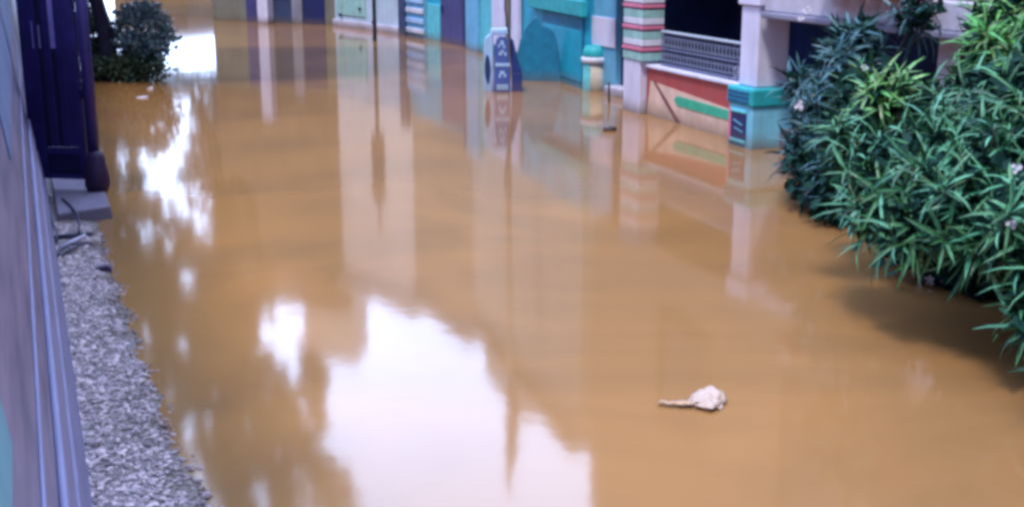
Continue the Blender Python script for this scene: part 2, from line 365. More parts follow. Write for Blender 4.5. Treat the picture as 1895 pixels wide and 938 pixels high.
b = MB(); b.prism(fr2, [(-.09, .03), (.0, -.02), (.05, -.06), (.06, .02), (.03, .06), (-.03, .05)], -.04, .05)
tag(b.build("broken_tile", "maroon", bevel=0.008), "dark broken tile chip at the water edge of the gravel", "tile chip")
c = W(100, 480, .07)
b = MB(); b.tube([c, c + Vector((.05, .25, .02)), c + Vector((.12, .5, .03))], [.01, .014, .01])
tag(b.build("twig", "cable", smooth=True), "straight dark twig on the gravel against the wall moulding", "twig")

# ------------------------------------------------------------------ indigo gate standing across the bank
go = Vector((-5.02, 13.15, 0)); gx = Vector((0.985, -0.17, 0))
gf = Frame(go, go + gx)
t = thing("metal_gate", go + Vector((.3, 0, .13)), "tall dark indigo metal gate standing across the gravel by the wall", "gate")
b = MB(); Z0, Z1 = 0.24, 3.0; GW = 0.50
b.box(gf, -.13, 0.06, -.03, .03, Z0, Z1); b.box(gf, GW - .06, GW, -.03, .03, Z0, Z1)
b.box(gf, .06, GW - .06, -.028, .028, Z1 - .07, Z1); b.box(gf, .06, GW - .06, -.028, .028, .50, .58); b.box(gf, .06, GW - .06, -.028, .028, Z0, Z0 + .05)
b.build("gate_frame", "indigo", t, bevel=0.006)
b = MB(); b.box(gf, .06, GW - .06, -.02, .012, Z0 + .05, .50); b.build("kick_panel", "indigo_dark", t, bevel=0.006)
for k, (a, c, m_) in enumerate(((.063, .125, "indigo_dark"), (.130, .20, "indigo"), (.262, .34, "indigo"), (.345, .437, "indigo"))):
    b = MB(); b.box(gf, a, c, -.016, .016, .583, Z1 - .073); b.build("slat", m_, t, bevel=0.006)
b = MB(); b.box(gf, .203, .259, -.014, .008, .583, 1.62); b.build("slat", "indigo_dark", t, bevel=0.004)
b = MB(); b.box(gf, .214, .232, .010, .02, 1.64, 1.75); b.box(gf, .214, .234, .010, .02, 1.79, 1.85); b.box(gf, .214, .234, .010, .02, 1.88, 2.2); b.box(gf, .2035, .2585, -.014, .006, 1.62, 2.92)
b.build("pale_strip", "indigo_pale", t)  # pale colour stands in for light seen through the gate's slots
b = MB(); b.box(gf, .085, .098, .016, .026, 1.62, 1.86); b.box(gf, .02, .03, .03, .036, 1.62, 1.9); b.build("pale_strip", "indigo_pale", t)
# hinge post and its swollen foot
pc = gf.p(GW + .075, -.02, 0)
b = MB(); b.tube([pc + Vector((0, 0, .1)), pc + Vector((0, 0, 1.6)), pc + Vector((0, 0, 3.1))], .065, 10); b.build("post", "indigo", t, smooth=True)
b = MB(); b.lathe(pc + Vector((.03, -.05, .10)), [(.05, 0.0), (.10, .02), (.125, .1), (.13, .2), (.115, .3), (.085, .4), (.06, .45)], 18)
b.v = [v + Vector((.030 * noise.noise(v * 9), .03 * noise.noise(v * 9 + Vector((5, 0, 0))), .012 * noise.noise(v * 13))) for v in b.v]; b.build("post_foot", "maroon", t, smooth=True)
b = MB(); b.box(gf, GW - .01, GW + .03, -.02, .045, 1.1, 1.2); b.build("hinge", "indigo_dark", t)
b = MB(); b.box(gf, GW - .01, GW + .03, -.02, .045, 2.1, 2.2); b.build("hinge", "indigo_dark", t)

# ------------------------------------------------------------------ foliage helpers
def leaf_quad(b, p, d, n, ln, wd, rnd, bend=0.25):
    """one folded narrow leaf in three segments along d, arching down to its tip"""
    sd_ = d.cross(n).normalized() * wd * 0.5; k = len(b.v)
    def at(t): return p + d * ln * t * (1 - .12 * bend * t) - n * ln * bend * t * t + n * ln * .05 * math.sin(t * 3.1)
    a_, c_ = at(.35), at(.72); g = n * wd * .16
    b.v += [p, a_ + sd_, a_ - g, a_ - sd_, c_ + sd_ * .8, c_ - g, c_ - sd_ * .8, at(1.0)]
    b.f += [(k, k + 2, k + 1), (k, k + 3, k + 2), (k + 1, k + 2, k + 5, k + 4), (k + 2, k + 3, k + 6, k + 5), (k + 4, k + 5, k + 7), (k + 5, k + 6, k + 7)]
def rand_dir(rnd):
    while True:
        v = Vector((rnd.uniform(-1, 1), rnd.uniform(-1, 1), rnd.uniform(-1, 1)))
        if 0.05 < v.length < 1: return v.normalized()
def clump(b, c, r, n, ls, rnd):
    for _ in range(n):
        d = rand_dir(rnd); p = c + d * r * rnd.random() ** .5
        nd = (rand_dir(rnd) + Vector((0, 0, .8))).normalized(); dd = nd.orthogonal().normalized()
        dd = (Matrix.Rotation(rnd.random() * 6.28, 3, nd) @ dd); s = ls * rnd.uniform(.6, 1.3)
        sd_ = dd.cross(nd) * s * .3; k = len(b.v)
        b.v += [p, p + dd * s * .5 + sd_, p + dd * s, p + dd * s * .5 - sd_]; b.f.append((k, k + 1, k + 2, k + 3))
def whorl(b, c, axis, n, ln, wd, rnd):
    a0 = axis.orthogonal().normalized()
    for i in range(n):
        ang = 2.4 * i + rnd.uniform(-.3, .3); lvl = i / n
        out = Matrix.Rotation(ang, 3, axis) @ a0
        el = math.radians(68 - 80 * (1 - lvl) + rnd.uniform(-12, 12))     # upper leaves stand, lower ones spread
        d = (out * math.cos(el) + axis * math.sin(el)).normalized()
        nn = (axis - d * axis.dot(d)).normalized()
        p = c - axis * (1 - lvl) * ln * .45
        leaf_quad(b, p, d, nn, ln * rnd.uniform(.45, 1.22), wd * rnd.uniform(.6, 1.25), rnd, rnd.uniform(.1, .65))
def in_poly(x, y, P):
    c = False; j = len(P) - 1
    for i in range(len(P)):
        if (P[i][1] > y) != (P[j][1] > y) and x < (P[j][0] - P[i][0]) * (y - P[i][1]) / (P[j][1] - P[i][1]) + P[i][0]: c = not c
        j = i
    return c

# ------------------------------------------------------------------ shade tree on the bank: outline of its crown with the gaps of open sky
TB = Vector((-7.85, 24.3, 0))
t = thing("shade_tree", TB, "tall tree with dark trunk and wide gappy crown on the bank behind the gate", "tree")
b = MB(); b.tube([TB + Vector((.10, 0, -.4)), TB + Vector((.06, 0, .3)), TB + Vector((-.02, 0, 1.0)), TB + Vector((-.16, 0, 1.7)), TB + Vector((-.2, 0, 3)), TB + Vector((.1, .1, 4.6)), TB + Vector((.2, .1, 6.5))], [.24, .18, .15, .14, .13, .1, .06], 10)
LIMBS = [[(-.2, 0, 3), (.7, -.3, 4.4), (1.8, -.6, 5.6), (2.9, -.8, 6.8)], [(-.2, 0, 2.6), (-1.2, .2, 3.9), (-2.2, .4, 5.2)], [(.1, .1, 4.6), (1.0, .6, 6.2), (1.6, .8, 8.0)], [(.1, .1, 4.6), (-.9, -.5, 6.3), (-1.4, -.8, 8.2)], [(-.2, 0, 2.2), (.5, .3, 2.9), (1.1, .5, 3.2)]]
for lm in LIMBS: b.tube([TB + Vector(p) for p in lm], [.08 - .05 * i / (len(lm) - 1) for i in range(len(lm))], 7)
b.build("trunk", "bark", t, smooth=True)
SKY = [[(328, 66), (418, 78), (412, 130), (334, 134)], [(270, 225), (292, 220), (320, 192), (350, 188), (346, 240), (336, 305), (312, 348), (270, 348), (260, 290)],
       [(298, 342), (384, 345), (392, 405), (406, 475), (385, 458), (345, 412), (303, 402)], [(428, 458), (482, 458), (492, 518), (470, 524), (426, 504)],
       [(478, 605), (500, 578), (522, 556), (552, 640), (562, 692), (540, 710), (508, 658), (482, 634)], [(655, 560), (655, 652), (622, 660), (606, 695), (598, 760), (588, 822), (645, 885), (690, 1000), (1300, 1000), (1300, 560)],
       [(215, 280), (236, 278), (240, 325), (220, 330)], [(424, 260), (466, 260), (470, 320), (430, 316)], [(250, 412), (292, 412), (292, 462), (255, 458)], [(298, 422), (326, 425), (326, 468), (303, 460)],
       [(332, 500), (370, 500), (368, 545), (336, 540)], [(180, 418), (236, 415), (238, 468), (186, 470)], [(236, 380), (262, 375), (270, 405), (240, 408)], [(250, 595), (284, 598), (282, 632), (254, 628)],
       [(322, 622), (354, 628), (352, 664), (326, 660)], [(300, 712), (328, 712), (326, 738), (302, 738)], [(376, 766), (406, 766), (404, 800), (378, 796)], [(334, 775), (358, 775), (384, 890), (346, 890), (340, 830)],
       [(306, 855), (340, 860), (338, 895), (308, 890)], [(330, 892), (410, 900), (412, 990), (340, 990)], [(530, 866), (566, 872), (612, 960), (570, 960)], [(552, 742), (596, 748), (590, 782), (560, 778)], [(424, 390), (454, 390), (462, 450), (430, 450)],
       [(196, 300), (206, 300), (210, 345), (198, 345)], [(470, 900), (500, 895), (500, 960), (474, 960)]]
def grow(P, k):
    cx = sum(p[0] for p in P) / len(P); cy = sum(p[1] for p in P) / len(P)
    return [(cx + (x - cx) * k, cy + (y - cy) * (1 + (k - 1) * .7)) for x, y in P]
LEAK = {1: .04, 2: .10, 3: .05, 4: .02, 6: .25, 7: .5, 11: .6, 12: .45, 20: .3, 21: .3, 22: .6}
SKY = [P_ if i in (0, 5) else grow(P_, 1.14 if i in (1, 2, 4) else 1.12) for i, P_ in enumerate(SKY)]
EDGE = [(330, 60), (420, 62), (424, 200), (470, 420), (500, 560), (560, 640), (606, 700), (640, 790), (700, 900), (760, 1000)]   # the side towards the houses
def edge_x(y):
    for i in range(len(EDGE) - 1):
        if EDGE[i][1] <= y <= EDGE[i + 1][1]:
            return EDGE[i][0] + (EDGE[i + 1][0] - EDGE[i][0]) * (y - EDGE[i][1]) / (EDGE[i + 1][1] - EDGE[i][1])
    return EDGE[0][0] if y < 60 else EDGE[-1][0]
rnd = random.Random(11); b = MB(); cnt = 0
while cnt < 12000:
    p = Vector((rnd.uniform(-12, -2.6), rnd.uniform(21.5, 27.5), rnd.uniform(2.0, 11.5)))
    q = (p - Vector((-7.2, 24.4, 6.6))); e = (q.x / 4.8) ** 2 + (q.y / 3.2) ** 2 + (q.z / 5.0) ** 2
    if e > 1 + .3 * noise.noise(p * .8): continue
    mx_, my_ = proj((p.x, p.y, -p.z))                                   # the gap pattern, as the pool mirrors it
    jx = 7 * noise.noise(p * 2.1); jy = 7 * noise.noise(p * 2.1 + Vector((9, 0, 0)))
    if mx_ > edge_x(my_) + jx + 6: continue
    if any(in_poly(mx_ + jx, my_ + jy, P) and rnd.random() > LEAK.get(i, .12 if i not in (0, 5) else 0) for i, P in enumerate(SKY)): continue
    if noise.noise(p * .55) < -.42: continue
    clump(b, p, .11, 9, .13, rnd); cnt += 1
b.build("crown", "leaf_tree", t)

T2 = W(405, 30); T2 = Vector((T2.x, T2.y, 0))
t = thing("alley_tree", T2, "pale trunked tree at the alley's far end left of the far house", "tree")
b = MB(); b.tube([T2 + Vector((0, 0, -.5)), T2 + Vector((.05, 0, 1.5)), T2 + Vector((-.1, 0, 3.2)), T2 + Vector((-.3, 0, 5.5)), T2 + Vector((-.4, 0, 8))], [.14, .11, .1, .08, .05], 8)
for lm in ([(-.1, 0, 2.6), (-1.0, .2, 3.3), (-2.2, .3, 3.7)], [(-.2, 0, 4), (.6, .2, 5.6), (1.0, .2, 7)], [(-.2, 0, 4), (-1.2, 0, 5.6), (-2.0, .1, 7.4)]):
    b.tube([T2 + Vector(p) for p in lm], [.06, .045, .025], 6)
b.build("trunk", "grey_wall", t, smooth=True)
b = MB(); cnt = 0; rnd = random.Random(12)
while cnt < 5600:
    p = Vector((rnd.uniform(-18, -7.5), T2.y + rnd.uniform(-1.6, 1.6), rnd.uniform(1.9, 11.5)))
    mx_, my_ = proj((p.x, p.y, -p.z))
    jx = 6 * noise.noise(p * 1.6); jy = 6 * noise.noise(p * 1.6 + Vector((9, 0, 0)))
    if mx_ > 540 - .25 * abs(my_ - 330) + 3 * jx or mx_ < 150 + jx or my_ < 128 + jy: continue
    if any(in_poly(mx_ + jx, my_ + jy, P_) and rnd.random() > LEAK.get(i, .12 if i not in (0, 5) else 0) for i, P_ in enumerate(SKY)): continue
    clump(b, p, .15, 9, .18, rnd); cnt += 1
b.build("crown", "leaf_far", t)

# bushes at its foot
def bush(name, c, rx, ry, rz, n, label, m_, stem=True, ls=.11, seed=1):
    rnd = random.Random(seed); t = thing(name, Vector((c[0], c[1], 0)), label, "bush")
    b = MB()
    for i in range(n):
        d = rand_dir(rnd); r = rnd.random() ** .4
        p = Vector((c[0] + d.x * r * rx, c[1] + d.y * r * ry, c[2] + d.z * r * rz))
        if p.z < .03 or noise.noise(p * 2.6) < -.28: continue
        clump(b, p, .13, 9, ls, rnd)
    b.build("foliage", m_, t)
    b = MB()
    for k in range(5):
        a = rnd.random() * 6.28
        b.tube([(c[0] + .06 * math.cos(a), c[1] + .06 * math.sin(a), -.3), (c[0] + rx * .4 * math.cos(a), c[1] + ry * .4 * math.sin(a), c[2] * .8), (c[0] + rx * .7 * math.cos(a), c[1] + ry * .7 * math.sin(a), c[2] * 1.3)], [.03, .02, .01], 6)
    b.build("stem", "stem", t)
    return t
q = AT(262, 62, 24.6); bush("round_bush", (q.x, 24.6, .86), .62, .55, .62, 520, "bluish green leafy bush overhanging the water right of the tree trunk", "leaf_bush", seed=4)
q = AT(232, 130, 24.2); bush("low_bush", (q.x, 24.2, .22), .85, .4, .3, 420, "low dark bush at the waterline under the tree", "leaf_tree", seed=5, ls=.1)
q = AT(168, 70, 25.4); bush("wall_bush", (q.x, 25.4, .75), .45, .5, .8, 300, "narrow dark bush between the gate and the tree trunk", "leaf_tree", seed=6, ls=.1)
for k, (px, py, s, lb) in enumerate(((270, 142, .16, "pale leaf litter floating under the low dark bush"), (278, 164, .13, "small pale scrap floating out from the low dark bush"), (262, 180, .22, "broad pale scrap floating nearest the bank below the bushes"))):
    c = W(px, py, .015); b = MB(); rnd = random.Random(k); b.v = []; pts = []
    fl = Frame(c, c + Vector((1, .2, 0)))
    out = [(s * .5 * math.cos(a) * rnd.uniform(.6, 1.1), s * .4 * math.sin(a) * rnd.uniform(.6, 1.1)) for a in [i * .785 for i in range(8)]]
    vs = [c + Vector((x, y, rnd.uniform(-.01, .03))) for x, y in out] + [c + Vector((x, y, -.02)) for x, y in out]
    b.add(vs, [tuple(range(8)), tuple(range(15, 7, -1))] + [(i, (i + 1) % 8, 8 + (i + 1) % 8, 8 + i) for i in range(8)])
    tag(b.build("floating_scrap", "litter_pale"), lb, "litter")

# ------------------------------------------------------------------ houses along the alley
PA = Vector((-8.3, 40.3, 0)); PB = Vector((-5.45, 38.9, 0)); PC = Vector((-2.83, 35.1, 0)); PD = Vector((-1.0, 31.1, 0)); PE = Vector((1.33, 22.85, 0))
def fit(px0, px1, fr): return fr.s_at(px0), fr.s_at(px1)
def house(name, label, fr, depth, base_m, z_base, z_top, upper_m, roof_kind, s0=None, s1=None, windows=()):
    s0 = 0 if s0 is None else s0; s1 = fr.len if s1 is None else s1
    t = thing(name, fr.p((s0 + s1) / 2, 0, 0), label, "house")
    b = MB(); b.box(fr, s0, s1, -depth, 0, -.6, z_base); b.build("wall", base_m, t)
    b = MB(); b.box(fr, s0, s1, -depth, -.003, z_base, z_top); b.build("upper_wall", upper_m, t)
    b = MB()
    if roof_kind == "flat":
        b.box(fr, s0 - .05, s1 + .05, -depth - .3, .22, z_top, z_top + .2); b.build("roof_slab", upper_m, t, bevel=.02)
    elif roof_kind == "gable":
        b.add([fr.p(s0 - .2, .35, z_top), fr.p(s1 + .2, .35, z_top), fr.p(s1 + .2, -depth - .3, z_top), fr.p(s0 - .2, -depth - .3, z_top), fr.p(s0 - .2, -depth / 2, z_top + 1.5), fr.p(s1 + .2, -depth / 2, z_top + 1.5)],
              [(0, 1, 5, 4), (2, 3, 4, 5), (0, 4, 3), (1, 2, 5), (3, 2, 1, 0)]); b.build("roof", "roof", t)
    for (a, c, z0, z1) in windows:
        b = MB(); b.box(fr, a - .06, a, 0, .05, z0 - .06, z1 + .06); b.box(fr, c, c + .06, 0, .05, z0 - .06, z1 + .06); b.box(fr, a, c, 0, .048, z1, z1 + .06); b.box(fr, a, c, 0, .07, z0 - .06, z0)
        b.box(fr, (a + c) / 2 - .02, (a + c) / 2 + .02, 0, .04, z0, z1)
        wf = b.build("window", "white", t, bevel=.005)
        b = MB(); b.box(fr, a, c, -.001, .015, z0, z1); b.build("pane", "glass", wf)
    return t

for (x0, y0, x1, y1, zt, m_, lb) in ((-17.6, 56, -14.0, 54.5, 1.55, "brown_wall", "dim brown low building closing the alley far behind the tree"),):
    ff = Frame((x0, y0), (x1, y1)); t = thing("far_building", ff.p(ff.len / 2, 0, 0), lb, "building")
    b = MB(); b.box(ff, 0, ff.len, -5, 0, -.6, zt); b.build("wall", m_, t)
    b = MB(); b.box(ff, -.2, ff.len + .2, -5.2, .4, zt, zt + .14); b.build("roof_slab", "grey_wall", t, bevel=.02)
    b = MB(); b.box(ff, .6, 1.5, -.02, .04, -.3, 1.0); b.build("door", "dark_slate", t, bevel=.01)
# far brown house with dark openings
fA = Frame(PA, PB)
tA = house("far_house", "dim two storey house at the alley's far end with dark openings and a white post", fA, 5, "olive_wall", 2.1, 9.1, "brown_wall", "flat", s0=fA.s_at(420))
for a, c, m_ in ((480, 508, "plum"), (530, 560, "dark_slate"), (580, 618, "navy")):
    s0, s1 = fit(a, c, fA); b = MB(); b.box(fA, s0, s1, -.02, .03, -.3, 2.0); tag(b.build("door", m_, tA, bevel=.01))
s0, s1 = fit(511, 529, fA); b = MB(); b.box(fA, s0, s1, .05, .36, -.4, 3.0); b.build("post", "lilac_white", tA, bevel=.01)
s0, s1 = fit(561, 579, fA); b = MB(); b.box(fA, s0, s1, .0, .06, -.4, 2.3); b.build("post", "grey_wall", tA, bevel=.01)

b = MB(); b.box(fA, fA.s_at(548), fA.len + .1, -.7, -.3, 9.3, 11.2); b.build("roof_room", "house_pale", tA)
# pale house
fB = Frame(PB, PC)
tB = house("pale_house", "pale blue walled house behind the thin dark pole", fB, 4, "pale_wall", 2.2, 8.0, "house_pale", "flat")
s0, s1 = fit(640, 690, fB); b = MB(); b.box(fB, s0, s1, .0, .03, .35, 1.6); b.build("shutter", "mint_wall", tB, bevel=.01)
s0, s1 = fit(753, 766, fB); b = MB(); b.box(fB, s0, s1, -.1, .12, -.4, 2.6); b.build("pilaster", "dark_slate", tB, bevel=.01)
b = MB(); s0 = fB.s_at(622); s1 = fB.s_at(752); b.box(fB, s0, s1, .0, .05, -.3, .2); b.build("plinth", "lilac_white", tB, bevel=.01)
for px, py in ((647, 28), (705, 42), (682, 17)):
    s0 = fB.s_at(px); z0 = fB.z_at(px, py); b = MB(); b.lathe(fB.p(s0, .05, z0 - .05), [(.03, 0), (.055, .03), (.055, .07), (.03, .1)], 10); b.build("wall_knob", "dark_slate", tB)
# raised storey of the pale house
b = MB(); b.box(fB, .12, fB.s_at(622), -.7, -.3, 8.2, 10.7); b.build("roof_room", "house_pale", tB)

# narrow teal house with the plum door
fC = Frame(PC, PD)
tC = house("plum_door_house", "narrow teal house with plum door and striped steps", fC, 3, "teal", 2.2, 7.5, "house_teal", "flat")
s0, s1 = fit(824, 866, fC); b = MB(); b.box(fC, s0, s1, -.02, .04, -.3, 2.1); dd = b.build("door", "plum", tC, bevel=.01)
b = MB(); b.box(fC, s0 + .12, s0 + .17, .04, .09, .75, .95); b.build("handle", "cab_dark", dd)
s0, s1 = fit(866, 873, fC); b = MB(); b.box(fC, s0, s1, -.1, .1, -.3, 2.6); b.build("door_post", "navy", tC, bevel=.01)
s0, s1 = fit(768, 800, fC)
b = MB(); b.box(fC, s0, s1, .0, .10, -.3, 1.5); pp = b.build("striped_panel", "sky_paint", tC)
for k in range(5):
    z0 = .12 + k * .27; b = MB(); b.box(fC, s0 + .06, s1 - .06, .10, .16, z0, z0 + .13); b.build("step", "white" if k % 2 == 0 else "cab_white", pp, bevel=.01)
s0, s1 = fit(800, 823, fC); b = MB(); b.box(fC, s0, s1, .0, .05, -.3, .95); b.build("light_panel", "teal_light", tC, bevel=.01)

# long teal house with the shop front
fD = Frame(PD, PE)
tD = house("teal_house", "long bright teal house with recessed shutter beside the porch", fD, 2.6, "teal", 2.3, 7.0, "house_mid", "flat")
b = MB(); b.box(fD, .0, 3.2, -2.4, -.3, 7.2, 8.6); b.build("roof_room", "house_mid", tD)
s0, s1 = fit(875, 896, fD); b = MB(); b.box(fD, s0, s1, .0, .14, -.3, 2.6); b.build("pilaster", "sky_paint", tD, bevel=.015)
s0, s1 = fit(896, 917, fD); b = MB(); b.box(fD, s0, s1, .0, .06, -.3, 2.2); b.build("side_panel", "teal_light", tD, bevel=.01)
s0, s1 = fit(919, 966, fD); b = MB(); b.box(fD, s0, s1, .02, .10, .3, 2.2); b.build("notice_board", "lilac_white", tD, bevel=.01)
s0, s1 = fit(1004, 1076, fD); zt = fD.z_at(1040, 26)
b = MB(); b.box(fD, s0, s1, .0, .035, -.3, zt); b.build("shutter", "teal_deep", tD, bevel=.01)
b = MB(); b.box(fD, s0 + .05, s1 - .05, .035, .05, -.3, zt - .25); b.build("shutter_curtain", "teal", tD, bevel=.01)
b = MB(); b.box(fD, s0 + .05, s1 - .05, .035, .06, .1, .14); b.build("bottom_rail", "teal_deep", tD, bevel=.006)
s0, s1 = fit(985, 1081, fD); b = MB(); b.box(fD, s0, s1, .0, .12, zt + .02, zt + .3); b.build("lintel", "teal_green", tD, bevel=.01)

# white pane between the teal house and the porch
fE = Frame(PE + Vector((.16, .02, 0)), (2.20, 21.35))
s0, s1 = fE.s_at(1084), fE.s_at(1131)
t = thing("passage_wall", fE.p((s0 + s1) / 2, 0, 0), "lilac white wall end above the drum between teal house and porch", "wall")
b = MB(); b.box(fE, s0, s1, -.25, 0, -.4, 2.4); b.build("wall_end", "sky_paint", t, bevel=.01)
b = MB(); z0 = fE.z_at(1108, 86); z1 = fE.z_at(1108, 32); b.box(fE, s0 + .03, s1 + .02, .0, .03, z0, z1); b.build("pale_panel", "lilac_white", t, bevel=.01)
s0, s1 = fE.s_at(1129), fE.s_at(1160)
b = MB(); b.box(fE, s0 + .01, s1, -1.2, -.12, -.4, 4.5); tag(b.build("shaded_gap", "dark_slate"), "dark blue block filling the shaded gap left of the striped gatepost", "door")  # dark colour stands in for the shade of the passage between houses
c = W(1143, 172); b = MB()
b.box(fE, s0 + .02, s1 + .03, -.1, .2, -.3, .16); tag(b.build("step_block", "lilac_white", bevel=.015), "pale step block at the water under the dark gap block", "step")
c = W(1127, 189); b = MB(); b.tube([c + Vector((0, 0, -.4)), c + Vector((0, 0, .12)), c + Vector((-.01, 0, .33))], [.022, .02, .014], 8)
tag(b.build("thin_stake", "litter_dark"), "thin dark stake in the water between drum and white gatepost", "stake")

# drum with teal lid
dc = W(1100, 168); dc = Vector((dc.x, dc.y + .05, 0))
t = thing("drum", dc, "cream and cyan drum with teal lid and white rim in front of the teal house", "drum")
b = MB(); b.lathe(dc, [(.20, -.3), (.205, 0), (.21, .52)], 26); b.build("body", "cream", t, smooth=True)
b = MB()
for k in range(8):
    a0 = math.radians(165 + k * 10); a1 = math.radians(165 + (k + 1) * 10)
    P4 = [(r * math.cos(a), r * math.sin(a)) for r in (.207, .216) for a in (a0, a1)]
    b.hexa([dc + Vector((*P4[0], .0)), dc + Vector((*P4[1], .0)), dc + Vector((*P4[3], .0)), dc + Vector((*P4[2], .0)), dc + Vector((*P4[0], .5)), dc + Vector((*P4[1], .5)), dc + Vector((*P4[3], .5)), dc + Vector((*P4[2], .5))])
b.build("cyan_side", "cyan", t)
b = MB(); b.lathe(dc, [(.21, .50), (.245, .51), (.245, .60), (.21, .61)], 26); b.build("rim", "white", t, smooth=True)
b = MB(); b.lathe(dc, [(.215, .61), (.225, .64), (.215, .72), (.17, .80), (.0, .82)], 26); b.build("lid", "teal_green", t, smooth=True)

# ------------------------------------------------------------------ blue and white cabinet with hose, standing in the water
kc = W(930, 168); kf = Frame(W(913, 170), W(946, 170))
t = thing("cabinet", kc, "upright blue and white cabinet with pale markings and dark oval opening, standing in the flood", "cabinet")
KZ = AT(930, 62, kc.y).z
b = MB(); b.prism(kf, [(-.17, -.3), (-.17, KZ - .16), (-.14, KZ - .08), (-.07, KZ - .02), (-.04, KZ + .08), (.26, KZ + .09), (.28, KZ - .02), (.0, KZ - .02), (.0, -.3)], -.34, -.03)
b.build("white_body", "cab_white", t, bevel=.02)
b = MB(); b.lathe(Vector((0, 0, 0)), [(.001, 0), (.07, .0), (.07, .03), (.001, .03)], 20)
oc = kf.p(-.105, -.03, .41)
b.v = [oc + kf.u * v.x * .72 + Vector((0, 0, v.y * 3.5)) + kf.n * v.z for v in b.v]; b.build("oval_opening", "dark", t)
b = MB(); b.prism(kf, [(.0, -.3), (.03, KZ - .22), (.06, KZ - .1), (.11, KZ - .04), (.22, KZ - .05), (.27, KZ - .12), (.33, -.3)], -.03, .08)
fpn = b.build("front_panel", "cab_blue", t, bevel=.012)
rnd = random.Random(5)
for (a, c, z0, z1) in ((.06, .27, .02, .12), (.10, .14, .24, .30), (.12, .20, .30, .36), (.19, .23, .25, .31), (.04, .30, .44, .50), (.10, .16, .64, .70), (.14, .19, .68, .73), (.20, .24, .63, .69), (.09, .12, .78, .83), (.13, .19, .82, .90), (.18, .21, .76, .82)):
    b = MB(); b.box(kf, a, c, .08, .086, z0 + .02, z1 + .02)
    b.build("marking", "cab_white", fpn)
b = MB(); b.box(kf, .33, .52, -.36, .0, -.3, .34); b.prism(kf, [(.33, .34), (.30, .95), (.36, .90), (.46, .48), (.52, .34)], -.36, .0); b.build("side_body", "cab_dark", t, bevel=.015)
b = MB(); a = kf.p(.24, .05, KZ - .1); b.tube([a + Vector((.08, 0, -.25)), a + Vector((.06, 0, .0)), a + Vector((.01, 0, .25)), a + Vector((-.03, 0, .55)), a + Vector((-.03, -.05, .85))], .012); b.build("hose", "cable", t, smooth=True)
# dark sheet standing in for the patch of shade beside it
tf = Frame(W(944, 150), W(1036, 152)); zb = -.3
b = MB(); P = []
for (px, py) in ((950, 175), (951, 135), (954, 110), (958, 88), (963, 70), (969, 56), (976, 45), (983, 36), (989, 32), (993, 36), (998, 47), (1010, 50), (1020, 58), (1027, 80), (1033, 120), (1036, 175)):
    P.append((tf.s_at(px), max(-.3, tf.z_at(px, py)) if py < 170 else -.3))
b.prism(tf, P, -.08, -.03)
o = tag(b.build("shade_sheet", "teal_deep", bevel=.02), "dark teal sheet standing in for the shade right of the blue and white cabinet", "shade_sheet")

# ------------------------------------------------------------------ utility poles
b = MB(); c = W(694, 76); t = thing("utility_pole", c, "thin dark pole rising from the water before the pale house", "pole")
b.tube([c + Vector((0, 0, -.5)), c + Vector((0, 0, 2.4)), c + Vector((0, 0, 5.2))], [.055, .05, .045], 10); b.build("shaft", "pole", t, smooth=True)
b = MB(); fq = Frame(c, c + Vector((1, 0, 0))); b.box(fq, -.17, .17, -.12, .1, 2.5, 4.3); b.build("meter_box", "pole", t, bevel=.02)
c = Vector((-.08, 24.1, 0)); t = thing("utility_pole", c, "tall slim grey pole rising behind the blue and white cabinet", "pole")
b = MB(); b.tube([c + Vector((0, 0, -.5)), c + Vector((0.02, 0, 4)), c + Vector((.03, 0, 8.6))], [.05, .06, .06], 10); b.build("shaft", "pole_pale", t, smooth=True)

fq = Frame(c, c + Vector((1, 0, 0)))
b = MB(); b.prism(fq, [(-.05, 6.3), (.12, 6.3), (.20, 6.6), (.20, 7.5), (.12, 8.1), (-.05, 8.1)], -.16, .16); b.build("transformer_box", "pole", t, bevel=.02)
# ------------------------------------------------------------------ porch house on the right
PF = W(1160, 206); PG = W(1400, 276)
fF = Frame((1.93, 20.15), (3.30, 16.55))
FEND = 14.0
tP = thing("porch_house", fF.p(4, 0, 0), "two storey house with dark open porch and pale eaves behind the oleander", "house")
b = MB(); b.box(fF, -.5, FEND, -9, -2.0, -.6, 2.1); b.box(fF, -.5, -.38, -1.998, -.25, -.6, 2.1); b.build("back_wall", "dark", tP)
b = MB(); b.box(fF, -.375, FEND, -1.995, -.22, -.6, .25); b.build("porch_floor", "cement", tP)
b = MB(); b.box(fF, -1.55, FEND, -9, -.12, 2.12, 9.2); b.build("upper_wall", "upper_wall", tP)
b = MB(); b.box(fF, -1.75, FEND + .3, -9.3, .4, 9.2, 9.4); b.build("roof_slab", "upper_wall", tP, bevel=.02)
for a in (1.0, 4.6, 8.2):
    b = MB(); b.box(fF, a, a + .07, -.12, -.05, 3.2, 5.0); b.box(fF, a + 1.53, a + 1.6, -.12, -.05, 3.2, 5.0); b.box(fF, a + .07, a + 1.53, -.12, -.052, 4.93, 5.0); b.box(fF, a + .07, a + 1.53, -.12, -.03, 3.2, 3.27)
    wf = b.build("window", "upper_wall", tP, bevel=.005); b = MB(); b.box(fF, a + .07, a + 1.53, -.119, -.10, 3.27, 4.93); b.build("pane", "glass", wf)
b = MB(); b.box(fF, .4, 3.6, -1.99, -1.96, 1.52, 1.56); b.build("picture_rail", "rail_dim", tP)
